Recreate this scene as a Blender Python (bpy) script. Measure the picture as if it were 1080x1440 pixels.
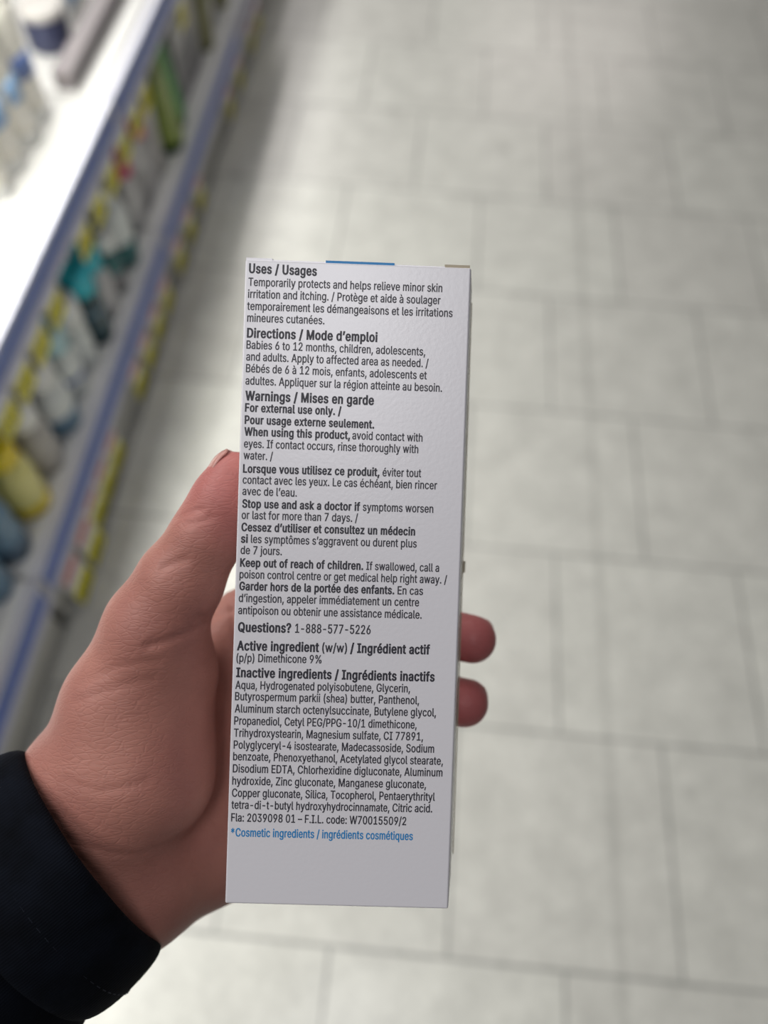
import bpy, bmesh, math, random
import numpy as np
from mathutils import Matrix, Vector

for o in list(bpy.data.objects):
    bpy.data.objects.remove(o, do_unlink=True)
SC = bpy.context.scene
COL = SC.collection
random.seed(7)

# ------------------------------------------------------------------ camera
CAM_ROT = Matrix(((0.995396, -0.093013, 0.023123), (0.091799, 0.855876, -0.508969), (0.027550, 0.508748, 0.860474)))
cam_data = bpy.data.cameras.new('camera')
cam = bpy.data.objects.new('camera', cam_data); COL.objects.link(cam)
cam.matrix_world = Matrix.Translation((0, 0, 1.15107)) @ CAM_ROT.to_4x4()
cam_data.sensor_fit = 'VERTICAL'
cam_data.sensor_height = 36.0
cam_data.sensor_width = 27.0
cam_data.lens = 1085.0 / 1440.0 * 36.0
cam_data.clip_start = 0.01
cam_data.clip_end = 60
cam_data.dof.use_dof = True
cam_data.dof.focus_distance = 0.203
cam_data.dof.aperture_fstop = 5.6
SC.camera = cam

# ------------------------------------------------------------------ light and exposure
SC.view_settings.view_transform = 'Standard'
SC.view_settings.look = 'None'
SC.view_settings.gamma = 1.0
SC.view_settings.use_curve_mapping = False
SC.view_settings.exposure = 0.08
try:
    SC.cycles.use_denoising = True
    SC.cycles.max_bounces = 8
    SC.cycles.sample_clamp_indirect = 6.0
except Exception:
    pass
W = bpy.data.worlds.new('store_air'); SC.world = W; W.use_nodes = True
W.node_tree.nodes['Background'].inputs[0].default_value = (0.95, 0.97, 1.0, 1)
W.node_tree.nodes['Background'].inputs[1].default_value = 0.05


def area(name, loc, target, sx, sy, power, col):
    d = bpy.data.lights.new(name, 'AREA'); d.shape = 'RECTANGLE'
    d.size = sx; d.size_y = sy; d.energy = power; d.color = col
    o = bpy.data.objects.new(name, d); COL.objects.link(o)
    o.location = loc
    o.rotation_euler = (Vector(target) - Vector(loc)).to_track_quat('-Z', 'Y').to_euler()
    return o


# fluorescent rows hanging under the store ceiling, and the lit strip of the shelving's header
area('ceiling_fluorescent', (-1.35, 2.4, 2.1), (-1.35, 2.4001, 0), 0.3, 3.2, 45, (1.0, 0.99, 0.97))
area('ceiling_fluorescent', (-0.10, -0.35, 2.9), (-0.10, -0.3499, 0), 0.3, 1.0, 9.5, (0.98, 0.97, 1.0))
area('ceiling_fluorescent', (-1.2, 0.15, 2.2), (-1.2, 0.1501, 0), 0.3, 1.4, 21, (1.0, 0.98, 0.96))
area('ceiling_fluorescent', (-0.3, 2.4, 2.9), (-0.3, 2.4001, 0), 0.3, 2.4, 10, (1.0, 0.97, 0.95))
area('shelf_strip_light', (-0.64, 0.33, 0.80), (-0.64, 0.3301, 0.0), 0.10, 1.6, 8.2, (1.0, 0.995, 0.94))
area('ceiling_fluorescent', (-1.27, 6.0, 2.9), (-1.27, 6.0001, 0), 0.14, 3.6, 36, (1.0, 0.95, 0.92))
area('ceiling_fluorescent', (1.1, 7.5, 2.9), (1.1, 7.5001, 0), 1.7, 0.3, 30, (1.0, 0.90, 0.86))


# ------------------------------------------------------------------ materials
def lin(c):
    return tuple((v / 255 / 12.92) if v / 255 <= 0.04045 else ((v / 255 + 0.055) / 1.055) ** 2.4 for v in c)


MATS = {}


def mat(name, srgb, rough=0.5, **kw):
    """plain procedural material with a faint noise variation"""
    if name in MATS:
        return MATS[name]
    m = bpy.data.materials.new(name); m.use_nodes = True
    nt = m.node_tree; b = nt.nodes['Principled BSDF']
    c = lin(srgb)
    tc = nt.nodes.new('ShaderNodeTexCoord')
    nz = nt.nodes.new('ShaderNodeTexNoise'); nz.inputs['Scale'].default_value = kw.get('nscale', 30)
    nz.inputs['Detail'].default_value = 3
    nt.links.new(tc.outputs['Object'], nz.inputs['Vector'])
    mx = nt.nodes.new('ShaderNodeMix'); mx.data_type = 'RGBA'
    v = kw.get('var', 0.06)
    mx.inputs[6].default_value = (*[max(0, x * (1 - v)) for x in c], 1)
    mx.inputs[7].default_value = (*[min(1, x * (1 + v)) for x in c], 1)
    nt.links.new(nz.outputs['Fac'], mx.inputs[0])
    nt.links.new(mx.outputs[2], b.inputs['Base Color'])
    b.inputs['Roughness'].default_value = rough
    b.inputs['Metallic'].default_value = kw.get('metal', 0)
    if 'trans' in kw:
        b.inputs['Transmission Weight'].default_value = kw['trans']
        b.inputs['IOR'].default_value = 1.4
    if 'coat' in kw:
        b.inputs['Coat Weight'].default_value = kw['coat']
    MATS[name] = m
    return m


def mat_floor():
    m = bpy.data.materials.new('vinyl_tile_floor'); m.use_nodes = True
    nt = m.node_tree; N = nt.nodes; L = nt.links; b = N['Principled BSDF']
    tc = N.new('ShaderNodeTexCoord')
    mp = N.new('ShaderNodeMapping'); mp.inputs['Location'].default_value = (-0.4166 + 0.1525 + 3.05, -0.0207 + 6.1, 0)
    L.new(tc.outputs['Object'], mp.inputs[0])
    br = N.new('ShaderNodeTexBrick')
    br.offset = 0.5; br.offset_frequency = 2; br.squash = 1.0; br.squash_frequency = 2
    br.inputs['Scale'].default_value = 1.0
    br.inputs['Brick Width'].default_value = 0.305
    br.inputs['Row Height'].default_value = 0.305
    br.inputs['Mortar Size'].default_value = 0.0035
    br.inputs['Mortar Smooth'].default_value = 0.6
    br.inputs['Bias'].default_value = 0.0
    br.inputs['Color1'].default_value = (*lin((210, 210, 202)), 1)
    br.inputs['Color2'].default_value = (*lin((203, 202, 195)), 1)
    br.inputs['Mortar'].default_value = (*lin((160, 160, 155)), 1)
    L.new(mp.outputs[0], br.inputs['Vector'])
    # marbled mottling of the vinyl
    n1 = N.new('ShaderNodeTexNoise'); n1.inputs['Scale'].default_value = 16; n1.inputs['Detail'].default_value = 6
    n1.inputs['Roughness'].default_value = 0.65
    L.new(tc.outputs['Object'], n1.inputs['Vector'])
    r1 = N.new('ShaderNodeMapRange'); r1.inputs[1].default_value = 0.3; r1.inputs[2].default_value = 0.7
    r1.inputs[3].default_value = 0.84; r1.inputs[4].default_value = 1.08
    L.new(n1.outputs['Fac'], r1.inputs[0])
    n2 = N.new('ShaderNodeTexNoise'); n2.inputs['Scale'].default_value = 85; n2.inputs['Detail'].default_value = 4
    L.new(tc.outputs['Object'], n2.inputs['Vector'])
    r2 = N.new('ShaderNodeMapRange'); r2.inputs[1].default_value = 0.35; r2.inputs[2].default_value = 0.65
    r2.inputs[3].default_value = 0.93; r2.inputs[4].default_value = 1.04
    L.new(n2.outputs['Fac'], r2.inputs[0])
    mu = N.new('ShaderNodeMath'); mu.operation = 'MULTIPLY'
    L.new(r1.outputs[0], mu.inputs[0]); L.new(r2.outputs[0], mu.inputs[1])
    # one long straight scuffed seam running along the aisle
    sp = N.new('ShaderNodeSeparateXYZ'); L.new(tc.outputs['Object'], sp.inputs[0])
    s1 = N.new('ShaderNodeMath'); s1.operation = 'SUBTRACT'; s1.inputs[1].default_value = 0.337
    L.new(sp.outputs[0], s1.inputs[0])
    s2 = N.new('ShaderNodeMath'); s2.operation = 'ABSOLUTE'; L.new(s1.outputs[0], s2.inputs[0])
    s3 = N.new('ShaderNodeMapRange'); s3.inputs[1].default_value = 0.003; s3.inputs[2].default_value = 0.009
    s3.inputs[3].default_value = 0.84; s3.inputs[4].default_value = 1.0
    L.new(s2.outputs[0], s3.inputs[0])
    mu2 = N.new('ShaderNodeMath'); mu2.operation = 'MULTIPLY'
    L.new(mu.outputs[0], mu2.inputs[0]); L.new(s3.outputs[0], mu2.inputs[1])
    prev = mu2
    for (sx, sy, rad, dk) in ((0.168, 1.726, 0.022, 0.78), (0.452, 0.262, 0.016, 0.84), (0.20, 0.86, 0.015, 0.93)):
        vd = N.new('ShaderNodeVectorMath'); vd.operation = 'DISTANCE'; vd.inputs[1].default_value = (sx, sy, 0)
        L.new(tc.outputs['Object'], vd.inputs[0])
        mr = N.new('ShaderNodeMapRange'); mr.inputs[1].default_value = rad * 0.3; mr.inputs[2].default_value = rad
        mr.inputs[3].default_value = dk; mr.inputs[4].default_value = 1.0
        L.new(vd.outputs['Value'], mr.inputs[0])
        mm = N.new('ShaderNodeMath'); mm.operation = 'MULTIPLY'
        L.new(prev.outputs[0], mm.inputs[0]); L.new(mr.outputs[0], mm.inputs[1]); prev = mm
    vm = N.new('ShaderNodeVectorMath'); vm.operation = 'SCALE'
    L.new(br.outputs['Color'], vm.inputs[0]); L.new(prev.outputs[0], vm.inputs['Scale'])
    L.new(vm.outputs[0], b.inputs['Base Color'])
    b.inputs['Roughness'].default_value = 0.27
    b.inputs['Specular IOR Level'].default_value = 0.45
    bp = N.new('ShaderNodeBump'); bp.inputs['Strength'].default_value = 0.08; bp.inputs['Distance'].default_value = 0.003
    L.new(n2.outputs['Fac'], bp.inputs['Height']); L.new(bp.outputs[0], b.inputs['Normal'])
    return m


def mat_skin():
    m = bpy.data.materials.new('skin'); m.use_nodes = True
    nt = m.node_tree; N = nt.nodes; L = nt.links; b = N['Principled BSDF']
    tc = N.new('ShaderNodeTexCoord')
    nz = N.new('ShaderNodeTexNoise'); nz.inputs['Scale'].default_value = 38; nz.inputs['Detail'].default_value = 4
    L.new(tc.outputs['Object'], nz.inputs['Vector'])
    rp = N.new('ShaderNodeValToRGB')
    rp.color_ramp.elements[0].position = 0.3; rp.color_ramp.elements[0].color = (*lin((160, 106, 96)), 1)
    rp.color_ramp.elements[1].position = 0.7; rp.color_ramp.elements[1].color = (*lin((182, 126, 112)), 1)
    L.new(nz.outputs['Fac'], rp.inputs[0])
    # redder finger ends
    at = N.new('ShaderNodeAttribute'); at.attribute_name = 'flush'
    mx = N.new('ShaderNodeMix'); mx.data_type = 'RGBA'
    mx.inputs[7].default_value = (*lin((188, 104, 104)), 1)
    L.new(at.outputs['Fac'], mx.inputs[0]); L.new(rp.outputs[0], mx.inputs[6])
    L.new(mx.outputs[2], b.inputs['Base Color'])
    b.inputs['Roughness'].default_value = 0.5
    b.inputs['Specular IOR Level'].default_value = 0.35
    b.inputs['Subsurface Weight'].default_value = 0.12
    b.inputs['Subsurface Radius'].default_value = (1.0, 0.35, 0.2)
    b.inputs['Subsurface Scale'].default_value = 0.003
    # fine crossed skin lines
    mp = N.new('ShaderNodeMapping'); mp.inputs['Scale'].default_value = (260, 700, 400)
    mp.inputs['Rotation'].default_value = (0, 0, 0.35)
    L.new(tc.outputs['Object'], mp.inputs[0])
    vo = N.new('ShaderNodeTexVoronoi'); vo.feature = 'DISTANCE_TO_EDGE'; vo.inputs['Scale'].default_value = 1.0
    L.new(mp.outputs[0], vo.inputs['Vector'])
    mp2 = N.new('ShaderNodeMapping'); mp2.inputs['Scale'].default_value = (120, 420, 250)
    mp2.inputs['Rotation'].default_value = (0, 0, -0.5)
    L.new(tc.outputs['Object'], mp2.inputs[0])
    vo2 = N.new('ShaderNodeTexVoronoi'); vo2.feature = 'DISTANCE_TO_EDGE'; vo2.inputs['Scale'].default_value = 1.0
    L.new(mp2.outputs[0], vo2.inputs['Vector'])
    c1 = N.new('ShaderNodeMapRange'); c1.inputs[2].default_value = 0.12; L.new(vo.outputs['Distance'], c1.inputs[0])
    c2 = N.new('ShaderNodeMapRange'); c2.inputs[2].default_value = 0.06; L.new(vo2.outputs['Distance'], c2.inputs[0])
    ad = N.new('ShaderNodeMath'); ad.operation = 'ADD'
    L.new(c1.outputs[0], ad.inputs[0]); L.new(c2.outputs[0], ad.inputs[1])
    bp = N.new('ShaderNodeBump'); bp.inputs['Strength'].default_value = 0.22; bp.inputs['Distance'].default_value = 0.0003
    L.new(ad.outputs[0], bp.inputs['Height']); L.new(bp.outputs[0], b.inputs['Normal'])
    return m


def mat_cloth():
    m = bpy.data.materials.new('navy_knit'); m.use_nodes = True
    nt = m.node_tree; N = nt.nodes; L = nt.links; b = N['Principled BSDF']
    tc = N.new('ShaderNodeTexCoord')
    nz = N.new('ShaderNodeTexNoise'); nz.inputs['Scale'].default_value = 120; nz.inputs['Detail'].default_value = 5
    L.new(tc.outputs['Object'], nz.inputs['Vector'])
    rp = N.new('ShaderNodeValToRGB')
    rp.color_ramp.elements[0].position = 0.3; rp.color_ramp.elements[0].color = (*lin((8, 10, 15)), 1)
    rp.color_ramp.elements[1].position = 0.75; rp.color_ramp.elements[1].color = (*lin((17, 21, 30)), 1)
    L.new(nz.outputs['Fac'], rp.inputs[0]); L.new(rp.outputs[0], b.inputs['Base Color'])
    b.inputs['Roughness'].default_value = 0.95
    b.inputs['Specular IOR Level'].default_value = 0.1
    wv = N.new('ShaderNodeTexWave'); wv.inputs['Scale'].default_value = 420; wv.inputs['Distortion'].default_value = 1.5
    mp = N.new('ShaderNodeMapping'); mp.inputs['Rotation'].default_value = (0, 0, 0.95)
    L.new(tc.outputs['Object'], mp.inputs[0]); L.new(mp.outputs[0], wv.inputs['Vector'])
    bp = N.new('ShaderNodeBump'); bp.inputs['Strength'].default_value = 0.18; bp.inputs['Distance'].default_value = 0.0004
    L.new(wv.outputs['Fac'], bp.inputs['Height']); L.new(bp.outputs[0], b.inputs['Normal'])
    return m


def mat_board():
    m = bpy.data.materials.new('coated_white_board'); m.use_nodes = True
    nt = m.node_tree; N = nt.nodes; L = nt.links; b = N['Principled BSDF']
    b.inputs['Base Color'].default_value = (*lin((222, 220, 225)), 1)
    b.inputs['Roughness'].default_value = 0.32
    b.inputs['Specular IOR Level'].default_value = 1.0
    tc = N.new('ShaderNodeTexCoord')
    nz = N.new('ShaderNodeTexNoise'); nz.inputs['Scale'].default_value = 900; nz.inputs['Detail'].default_value = 3
    L.new(tc.outputs['Object'], nz.inputs['Vector'])
    bp = N.new('ShaderNodeBump'); bp.inputs['Strength'].default_value = 0.12; bp.inputs['Distance'].default_value = 0.0002
    L.new(nz.outputs['Fac'], bp.inputs['Height']); L.new(bp.outputs[0], b.inputs['Normal'])
    return m


# ------------------------------------------------------------------ helpers
def link(name, me, m, parent=None, smooth=False):
    o = bpy.data.objects.new(name, me); COL.objects.link(o)
    for x in (m if isinstance(m, (list, tuple)) else [m]):
        me.materials.append(x)
    if smooth:
        for p in me.polygons:
            p.use_smooth = True
    if parent is not None:
        o.parent = parent
    return o


def obj(name, bm, m, parent=None, smooth=False):
    me = bpy.data.meshes.new(name)
    bmesh.ops.recalc_face_normals(bm, faces=bm.faces)
    bm.to_mesh(me); bm.free()
    return link(name, me, m, parent, smooth)


def tag(o, label, cat, group=None):
    o['label'] = label; o['category'] = cat
    if group:
        o['group'] = group
    return o


def thing(name, label, cat, loc, rot=(0, 0, 0), group=None):
    o = bpy.data.objects.new(name, None); COL.objects.link(o)
    o.empty_display_size = 0.02
    o.location = loc; o.rotation_euler = rot
    return tag(o, label, cat, group)


def box(bm, lo, hi, bev=0.0):
    b2 = bmesh.new()
    bmesh.ops.create_cube(b2, size=1)
    for v in b2.verts:
        v.co = Vector([lo[i] + (v.co[i] + 0.5) * (hi[i] - lo[i]) for i in range(3)])
    if bev:
        bmesh.ops.bevel(b2, geom=list(b2.edges), offset=bev, segments=2, affect='EDGES', profile=0.5)
    me = bpy.data.meshes.new('tmp'); b2.to_mesh(me); b2.free()
    bm.from_mesh(me); bpy.data.meshes.remove(me)
    return bm


def boxm(lo, hi, bev=0.0):
    return box(bmesh.new(), lo, hi, bev)


def loft(rings, cap0=True, cap1=True, bm=None):
    bm = bm or bmesh.new()
    R = [[bm.verts.new(p) for p in r] for r in rings]
    n = len(R[0])
    for a, b in zip(R[:-1], R[1:]):
        for i in range(n):
            bm.faces.new((a[i], a[(i + 1) % n], b[(i + 1) % n], b[i]))
    if cap0:
        bm.faces.new(R[0][::-1])
    if cap1:
        bm.faces.new(R[-1])
    return bm


def lathe(prof, seg=32, sx=1.0, sy=1.0):
    return loft([[(r * sx * math.cos(2 * math.pi * k / seg), r * sy * math.sin(2 * math.pi * k / seg), z) for k in range(seg)] for r, z in prof])


# ------------------------------------------------------------------ setting: the floor
bm = boxm((-1.6, -1.6, -0.02), (2.6, 11.0, 0.0))
fl = obj('floor', bm, mat_floor()); fl['kind'] = 'structure'

# ------------------------------------------------------------------ shelving along the left of the aisle
SHELF_WHITE = mat('white_steel_glare_toned', (206, 205, 201), 0.32)  # white steel, colour toned down against the strip light's glare
DECK_WHITE = mat('white_steel_shade_lifted', (240, 240, 237), 0.35)  # same white steel, colour lifted to offset the shade over the deck
KICK = mat('kick_plate_grey', (204, 202, 197), 0.5)
RAIL = mat('rail_clear_grey_plastic', (212, 212, 222), 0.3)
BLUE = mat('blue_channel_insert', (96, 120, 196), 0.35, var=0.1)
LAV = mat('lavender_grey_insert', (150, 148, 166), 0.4)
BACK = mat('back_panel_grey', (196, 195, 192), 0.6)
XF = -0.508      # front of the base
XU = -0.535      # front of the upper shelf
DECK = 0.155
UP = 0.408
SHELF_LABELS = [
    'white shelf section nearest the jacket sleeve, cut by the left edge of the photo',
    'white shelf section holding the yellow and the dark teal bottles, brightly lit upper shelf',
    'white shelf section holding the green tubes and pink-capped bottles',
    'far white shelf section with a lavender grey lower rail instead of blue',
]
JOINTS = [-0.31, 0.426, 1.162, 1.898, 2.634]


def shelf(k):
    y0, y1 = JOINTS[k], JOINTS[k + 1]
    ym = (y0 + y1) / 2; h = (y1 - y0) / 2 - 0.003
    t = thing('shelf_unit', SHELF_LABELS[k], 'shelf', (-0.73, ym, 0), group='shelf sections along the aisle')
    X = lambda x: x + 0.73
    obj('base_deck', boxm((X(-0.945), -h, 0.135), (X(XF - 0.004), h, DECK), 0.003), DECK_WHITE, t)
    bm = boxm((X(XF - 0.02), -h, 0.0), (X(XF), h - 0.012, 0.128), 0.003)
    obj('kick_plate', bm, KICK, t)
    obj('back_panel', boxm((X(-0.965), -h, 0.0), (X(-0.946), h, 0.98), 0.002), BACK, t)
    obj('upper_shelf', boxm((X(-0.945), -h, UP - 0.03), (X(XU - 0.012), h, UP), 0.003), SHELF_WHITE, t)
    for yy in (-h + 0.015, h - 0.015):
        # tapered bracket below the upper shelf
        b = bmesh.new()
        pr = [(-0.945, UP - 0.031), (-0.60, UP - 0.031), (-0.60, UP - 0.045), (-0.945, UP - 0.11)]
        loft([[(X(px), yy - 0.002, pz) for px, pz in pr], [(X(px), yy + 0.002, pz) for px, pz in pr]], bm=b)
        obj('shelf_bracket', b, SHELF_WHITE, t)
    # lower price rail: a shallow C channel tilted to the aisle, with its coloured insert
    for nm, xf, z0, z1, ins in (('lower', XF, 0.098, 0.158, LAV if k == 3 else BLUE), ('upper', XU, 0.357, 0.412, BLUE)):
        b = bmesh.new()
        pr = [(xf - 0.004, z0), (xf + 0.012, z0), (xf + 0.012, z0 + 0.006), (xf + 0.004, z0 + 0.009),
              (xf + 0.004, z1 - 0.009), (xf + 0.010, z1 - 0.006), (xf + 0.010, z1), (xf - 0.004, z1)]
        loft([[(X(px), -h, pz) for px, pz in pr], [(X(px), h, pz) for px, pz in pr]], bm=b)
        r = obj('price_rail', b, RAIL, t)
        s = obj('channel_strip', boxm((X(xf + 0.0042), -h + 0.008, z0 + 0.010), (X(xf + 0.0065), h - 0.008, z1 - 0.010), 0.0006), ins, r)
        s['label'] = 'lavender grey rail insert' if (k == 3 and nm == 'lower') else 'blue rail insert'
    if k >= 2:
        obj('shelf_divider', boxm((X(-0.622), -h + 0.01, UP), (X(-0.588), h - 0.02, UP + 0.03), 0.004),
            mat('divider_mauve', (134, 127, 128), 0.5), t)
    return t


for k in range(4):
    shelf(k)

# ------------------------------------------------------------------ price tags
TAG_W = mat('tag_white', (240, 239, 238), 0.5)
TAG_Y = mat('tag_yellow', (250, 236, 30), 0.45, var=0.12, nscale=90)
TAG_R = mat('tag_red_print', (206, 108, 108), 0.5, var=0.25, nscale=160)
TAG_K = mat('tag_dark_print', (108, 96, 24), 0.5)
ORD = ['nearest', 'second', 'third', 'fourth', 'fifth', 'sixth', 'seventh', 'eighth', 'ninth', 'tenth', 'eleventh',
       'twelfth', 'thirteenth', 'fourteenth', 'fifteenth', 'farthest']


def price_tag(x, y, ztop, w, hw, hy, lab, grp, tilt=0.0):
    t = thing('price_tag', lab, 'price tag', (x, y, ztop), (0, tilt, 0), grp)
    obj('tag_card', boxm((0, -w / 2, -hw - hy), (0.0012, w / 2, 0), 0.0003), TAG_W, t)
    obj('yellow_panel', boxm((0.0013, -w / 2 + 0.001, -hw - hy + 0.001), (0.0017, w / 2 - 0.001, -hw), 0.0001), TAG_Y, t)
    b = bmesh.new()
    for i in range(4):
        yy = -w / 2 + 0.006 + i * (w - 0.012) / 4
        box(b, (0.0018, yy, -hw - hy * 0.72), (0.0020, yy + (w - 0.012) / 4 * 0.55, -hw - hy * 0.30))
    obj('price_print', b, TAG_K, t)
    b = bmesh.new()
    box(b, (0.0013, -w / 2 + 0.004, -hw * 0.5), (0.0016, w / 2 - 0.004, -hw * 0.12))
    obj('red_print', b, TAG_R, t)
    return t


LOW_Y = [2.10, 2.01, 1.846, 1.722, 1.392, 1.291, 1.20, 1.084, 1.014, 0.943, 0.874, 0.714, 0.656, 0.60, 0.548, 0.480]
LOW_Y = LOW_Y[::-1]
for i, y in enumerate(LOW_Y):
    lab = '%s yellow and white price tag along the lower rail, counted from the sleeve' % ORD[i]
    if i < 2:
        lab = ('bright yellow price tag sticking out lowest, nearest the hand' if i == 0 else
               'second bright yellow tag hanging low under the lower rail, beyond the nearest one')
        price_tag(-0.500, y, 0.092, 0.056, 0.046, 0.036, lab, 'price tags along the lower rail', -0.14)
    else:
        price_tag(-0.4985, y, 0.099, 0.052, 0.034, 0.034, lab, 'price tags along the lower rail', -0.05)
UP_Y = [1.598, 1.31, 1.242, 1.165, 1.082, 1.006, 0.93, 0.783, 0.712, 0.644, 0.58][::-1]
for i, y in enumerate(UP_Y):
    price_tag(-0.5315, y, 0.362, 0.050, 0.026, 0.040,
              '%s yellow price tag under the upper blue rail, counted from the left edge' % (ORD[i] if i < 10 else 'farthest'),
              'price tags along the upper rail')

# ------------------------------------------------------------------ bottles, tubes, jars and cartons on the shelving
def bottle(name, lab, cat, loc, h, r, body, cap, caph=0.03, capr=0.45, band=None, sq=1.0, grp=None, rz=0.0, tilt=(0, 0)):
    t = thing(name, lab, cat, loc, (tilt[0], tilt[1], rz), grp)
    hb = h - caph
    pr = [(r * 0.86, 0), (r * 0.97, 0.003), (r, 0.008), (r, hb * 0.72), (r * 0.96, hb * 0.82), (r * 0.8, hb * 0.9),
          (r * capr * 1.05, hb * 0.97), (r * capr, hb)]
    obj('bottle_body', lathe(pr, 36, 1, sq), body, t, True)
    cr = r * capr * 1.15
    pc = [(cr, hb + 0.0005), (cr, hb + caph * 0.85), (cr * 0.9, hb + caph * 0.97), (cr * 0.5, hb + caph)]
    obj('bottle_cap', lathe(pc, 28), cap, t, True)
    if band:
        z0, z1, bmt = band
        pb = [(r * 0.99, hb * z0), (r * 1.012, hb * z0 + 0.0005), (r * 1.012, hb * z1 - 0.0005), (r * 0.99, hb * z1)]
        obj('label_band', lathe(pb, 36, 1, sq), bmt, t, True)
    return t


def tube(name, lab, loc, h, r, body, cap, caph=0.022, capr=0.8, mark=None, rz=0.0, tilt=(0, 0), grp=None):
    """squeeze tube standing on its cap: round at the cap, flattened to a crimp at the top"""
    t = thing(name, lab, 'tube', loc, (tilt[0], tilt[1], rz), grp)
    seg = 32; rings = []
    for i in range(12):
        u = i / 11
        a = r * (0.86 + 0.42 * u); bb = r * (0.86 * (1 - u) ** 0.7 + 0.04)
        z = caph + (h - caph) * u
        rings.append([(bb * math.cos(2 * math.pi * k / seg), a * math.sin(2 * math.pi * k / seg), z) for k in range(seg)])
    rings.insert(0, [(r * 0.5 * math.cos(2 * math.pi * k / seg), r * 0.5 * math.sin(2 * math.pi * k / seg), caph - 0.004) for k in range(seg)])
    obj('tube_body', loft(rings), body, t, True)
    pc = [(r * capr * 0.9, 0), (r * capr, 0.002), (r * capr, caph - 0.005), (r * capr * 0.95, caph - 0.0035)]
    obj('tube_cap', lathe(pc, 28), cap, t, True)
    a = r * 1.28
    obj('tube_crimp', boxm((-0.0014, -a, h - 0.001), (0.0014, a, h + 0.008), 0.0005), body, t)
    if mark:
        m0, m1, mm = mark
        rr = []
        for z in (m0, (m0 + m1) / 2, m1):
            u = (z * h - caph) / (h - caph)
            aa = r * (0.86 + 0.42 * u) * 1.006; b2 = r * (0.86 * (1 - u) ** 0.7 + 0.04) * 1.02
            rr.append([(b2 * math.cos(q), aa * math.sin(q), z * h) for q in [(-0.9 + 1.8 * k / 14) for k in range(15)]])
        bm = bmesh.new()
        V = [[bm.verts.new(p) for p in r_] for r_ in rr]
        for p, q in zip(V[:-1], V[1:]):
            for i in range(14):
                bm.faces.new((p[i], p[i + 1], q[i + 1], q[i]))
        o = obj('printed_mark', bm, mm, t, True)
        md = o.modifiers.new('thickness', 'SOLIDIFY'); md.thickness = 0.0004; md.offset = 1
    return t


def jar(name, lab, loc, h, r, body, lid, lidh):
    t = thing(name, lab, 'jar', loc)
    obj('jar_body', lathe([(r * 0.9, 0), (r * 0.98, 0.004), (r, 0.01), (r, h - lidh - 0.003), (r * 0.95, h - lidh)], 40), body, t, True)
    obj('jar_lid', lathe([(r * 1.03, h - lidh + 0.0005), (r * 1.04, h - lidh + 0.004), (r * 1.04, h - 0.004), (r * 0.98, h - 0.0005), (r * 0.7, h)], 40), lid, t, True)
    return t


def carton(lab, loc, sx, sy, sz, m, stripe, z0=0.2, z1=0.5, rz=0.0, grp=None):
    t = thing('product_carton', lab, 'carton', loc, (0, 0, rz), grp)
    obj('carton_body', boxm((-sx / 2, -sy / 2, 0), (sx / 2, sy / 2, sz), 0.0015), m, t)
    obj('front_print', boxm((sx / 2 - 0.0002, -sy * 0.42, sz * z0), (sx / 2 + 0.0004, sy * 0.42, sz * z1)), stripe, t)
    obj('top_flap', boxm((-sx / 2 + 0.001, -sy / 2 + 0.001, sz), (sx / 2 - 0.001, sy / 2 - 0.001, sz + 0.0008), 0.0002), m, t)
    return t


WHITE = mat('plastic_white', (246, 246, 243), 0.3)
PALE = mat('plastic_pale_grey', (230, 234, 232), 0.35)
GREY = mat('plastic_warm_grey', (184, 180, 175), 0.4)
GREYL = mat('board_light_grey', (206, 204, 204), 0.5)
GREYD = mat('board_mid_grey', (150, 148, 150), 0.5)
SLATE = mat('plastic_slate_blue', (104, 138, 164), 0.3)
SLATED = mat('plastic_dark_slate', (72, 98, 122), 0.3)
YEL = mat('liquid_pale_yellow', (240, 232, 150), 0.2, trans=0.08)
YELB = mat('yellow_cap_and_painted_glow', (246, 218, 40), 0.25)  # cap colour; on the bottle's foot it paints light through the liquid
TEAL = mat('plastic_dark_teal', (26, 66, 76), 0.3)
TEALM = mat('plastic_mid_teal', (20, 104, 106), 0.3)
CYAN = mat('plastic_cyan', (48, 196, 214), 0.2)
CYANL = mat('plastic_pale_cyan', (190, 226, 232), 0.2)
NAVY = mat('plastic_navy', (58, 62, 88), 0.35)
OLIVE = mat('plastic_olive_green', (136, 154, 62), 0.35, var=0.2, nscale=14)
GREEN = mat('plastic_leaf_green', (66, 150, 60), 0.35)
GREEND = mat('plastic_dark_green', (38, 84, 30), 0.4)
PINK = mat('plastic_pink', (246, 116, 140), 0.3)
PINKD = mat('plastic_magenta', (196, 58, 104), 0.3)
CREAM = mat('plastic_cream', (236, 232, 220), 0.35)
MARK = mat('print_blue', (98, 118, 168), 0.5)
MARKL = mat('print_light_blue', (142, 176, 212), 0.5)
OLV2 = mat('plastic_khaki', (140, 138, 96), 0.4)

# base deck, from the near end to the far end
bottle('lotion_bottle', 'slate blue bottle standing partly behind the left edge, nearest on the bottom shelf', 'bottle', (-0.556, 0.405, DECK), 0.165, 0.029, SLATE, SLATED)
bottle('lotion_bottle', 'slate blue bottle with a darker base next to the yellow bottle', 'bottle', (-0.552, 0.470, DECK), 0.16, 0.028, SLATE, SLATE, band=(0.02, 0.3, SLATED))
bottle('baby_oil_bottle', 'translucent yellow bottle with light through its bottom painted bright yellow, on the bottom shelf', 'bottle', (-0.552, 0.548, DECK), 0.15, 0.032, YEL, YELB, capr=0.7, caph=0.035, band=(0.03, 0.24, YELB))  # foot band is no label: painted light passing through the liquid
bottle('lotion_bottle', 'rounded warm grey bottle with a white cap between the yellow and slate blue bottles', 'bottle', (-0.552, 0.622, DECK), 0.142, 0.030, GREY, WHITE, capr=0.72, caph=0.04)
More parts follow.
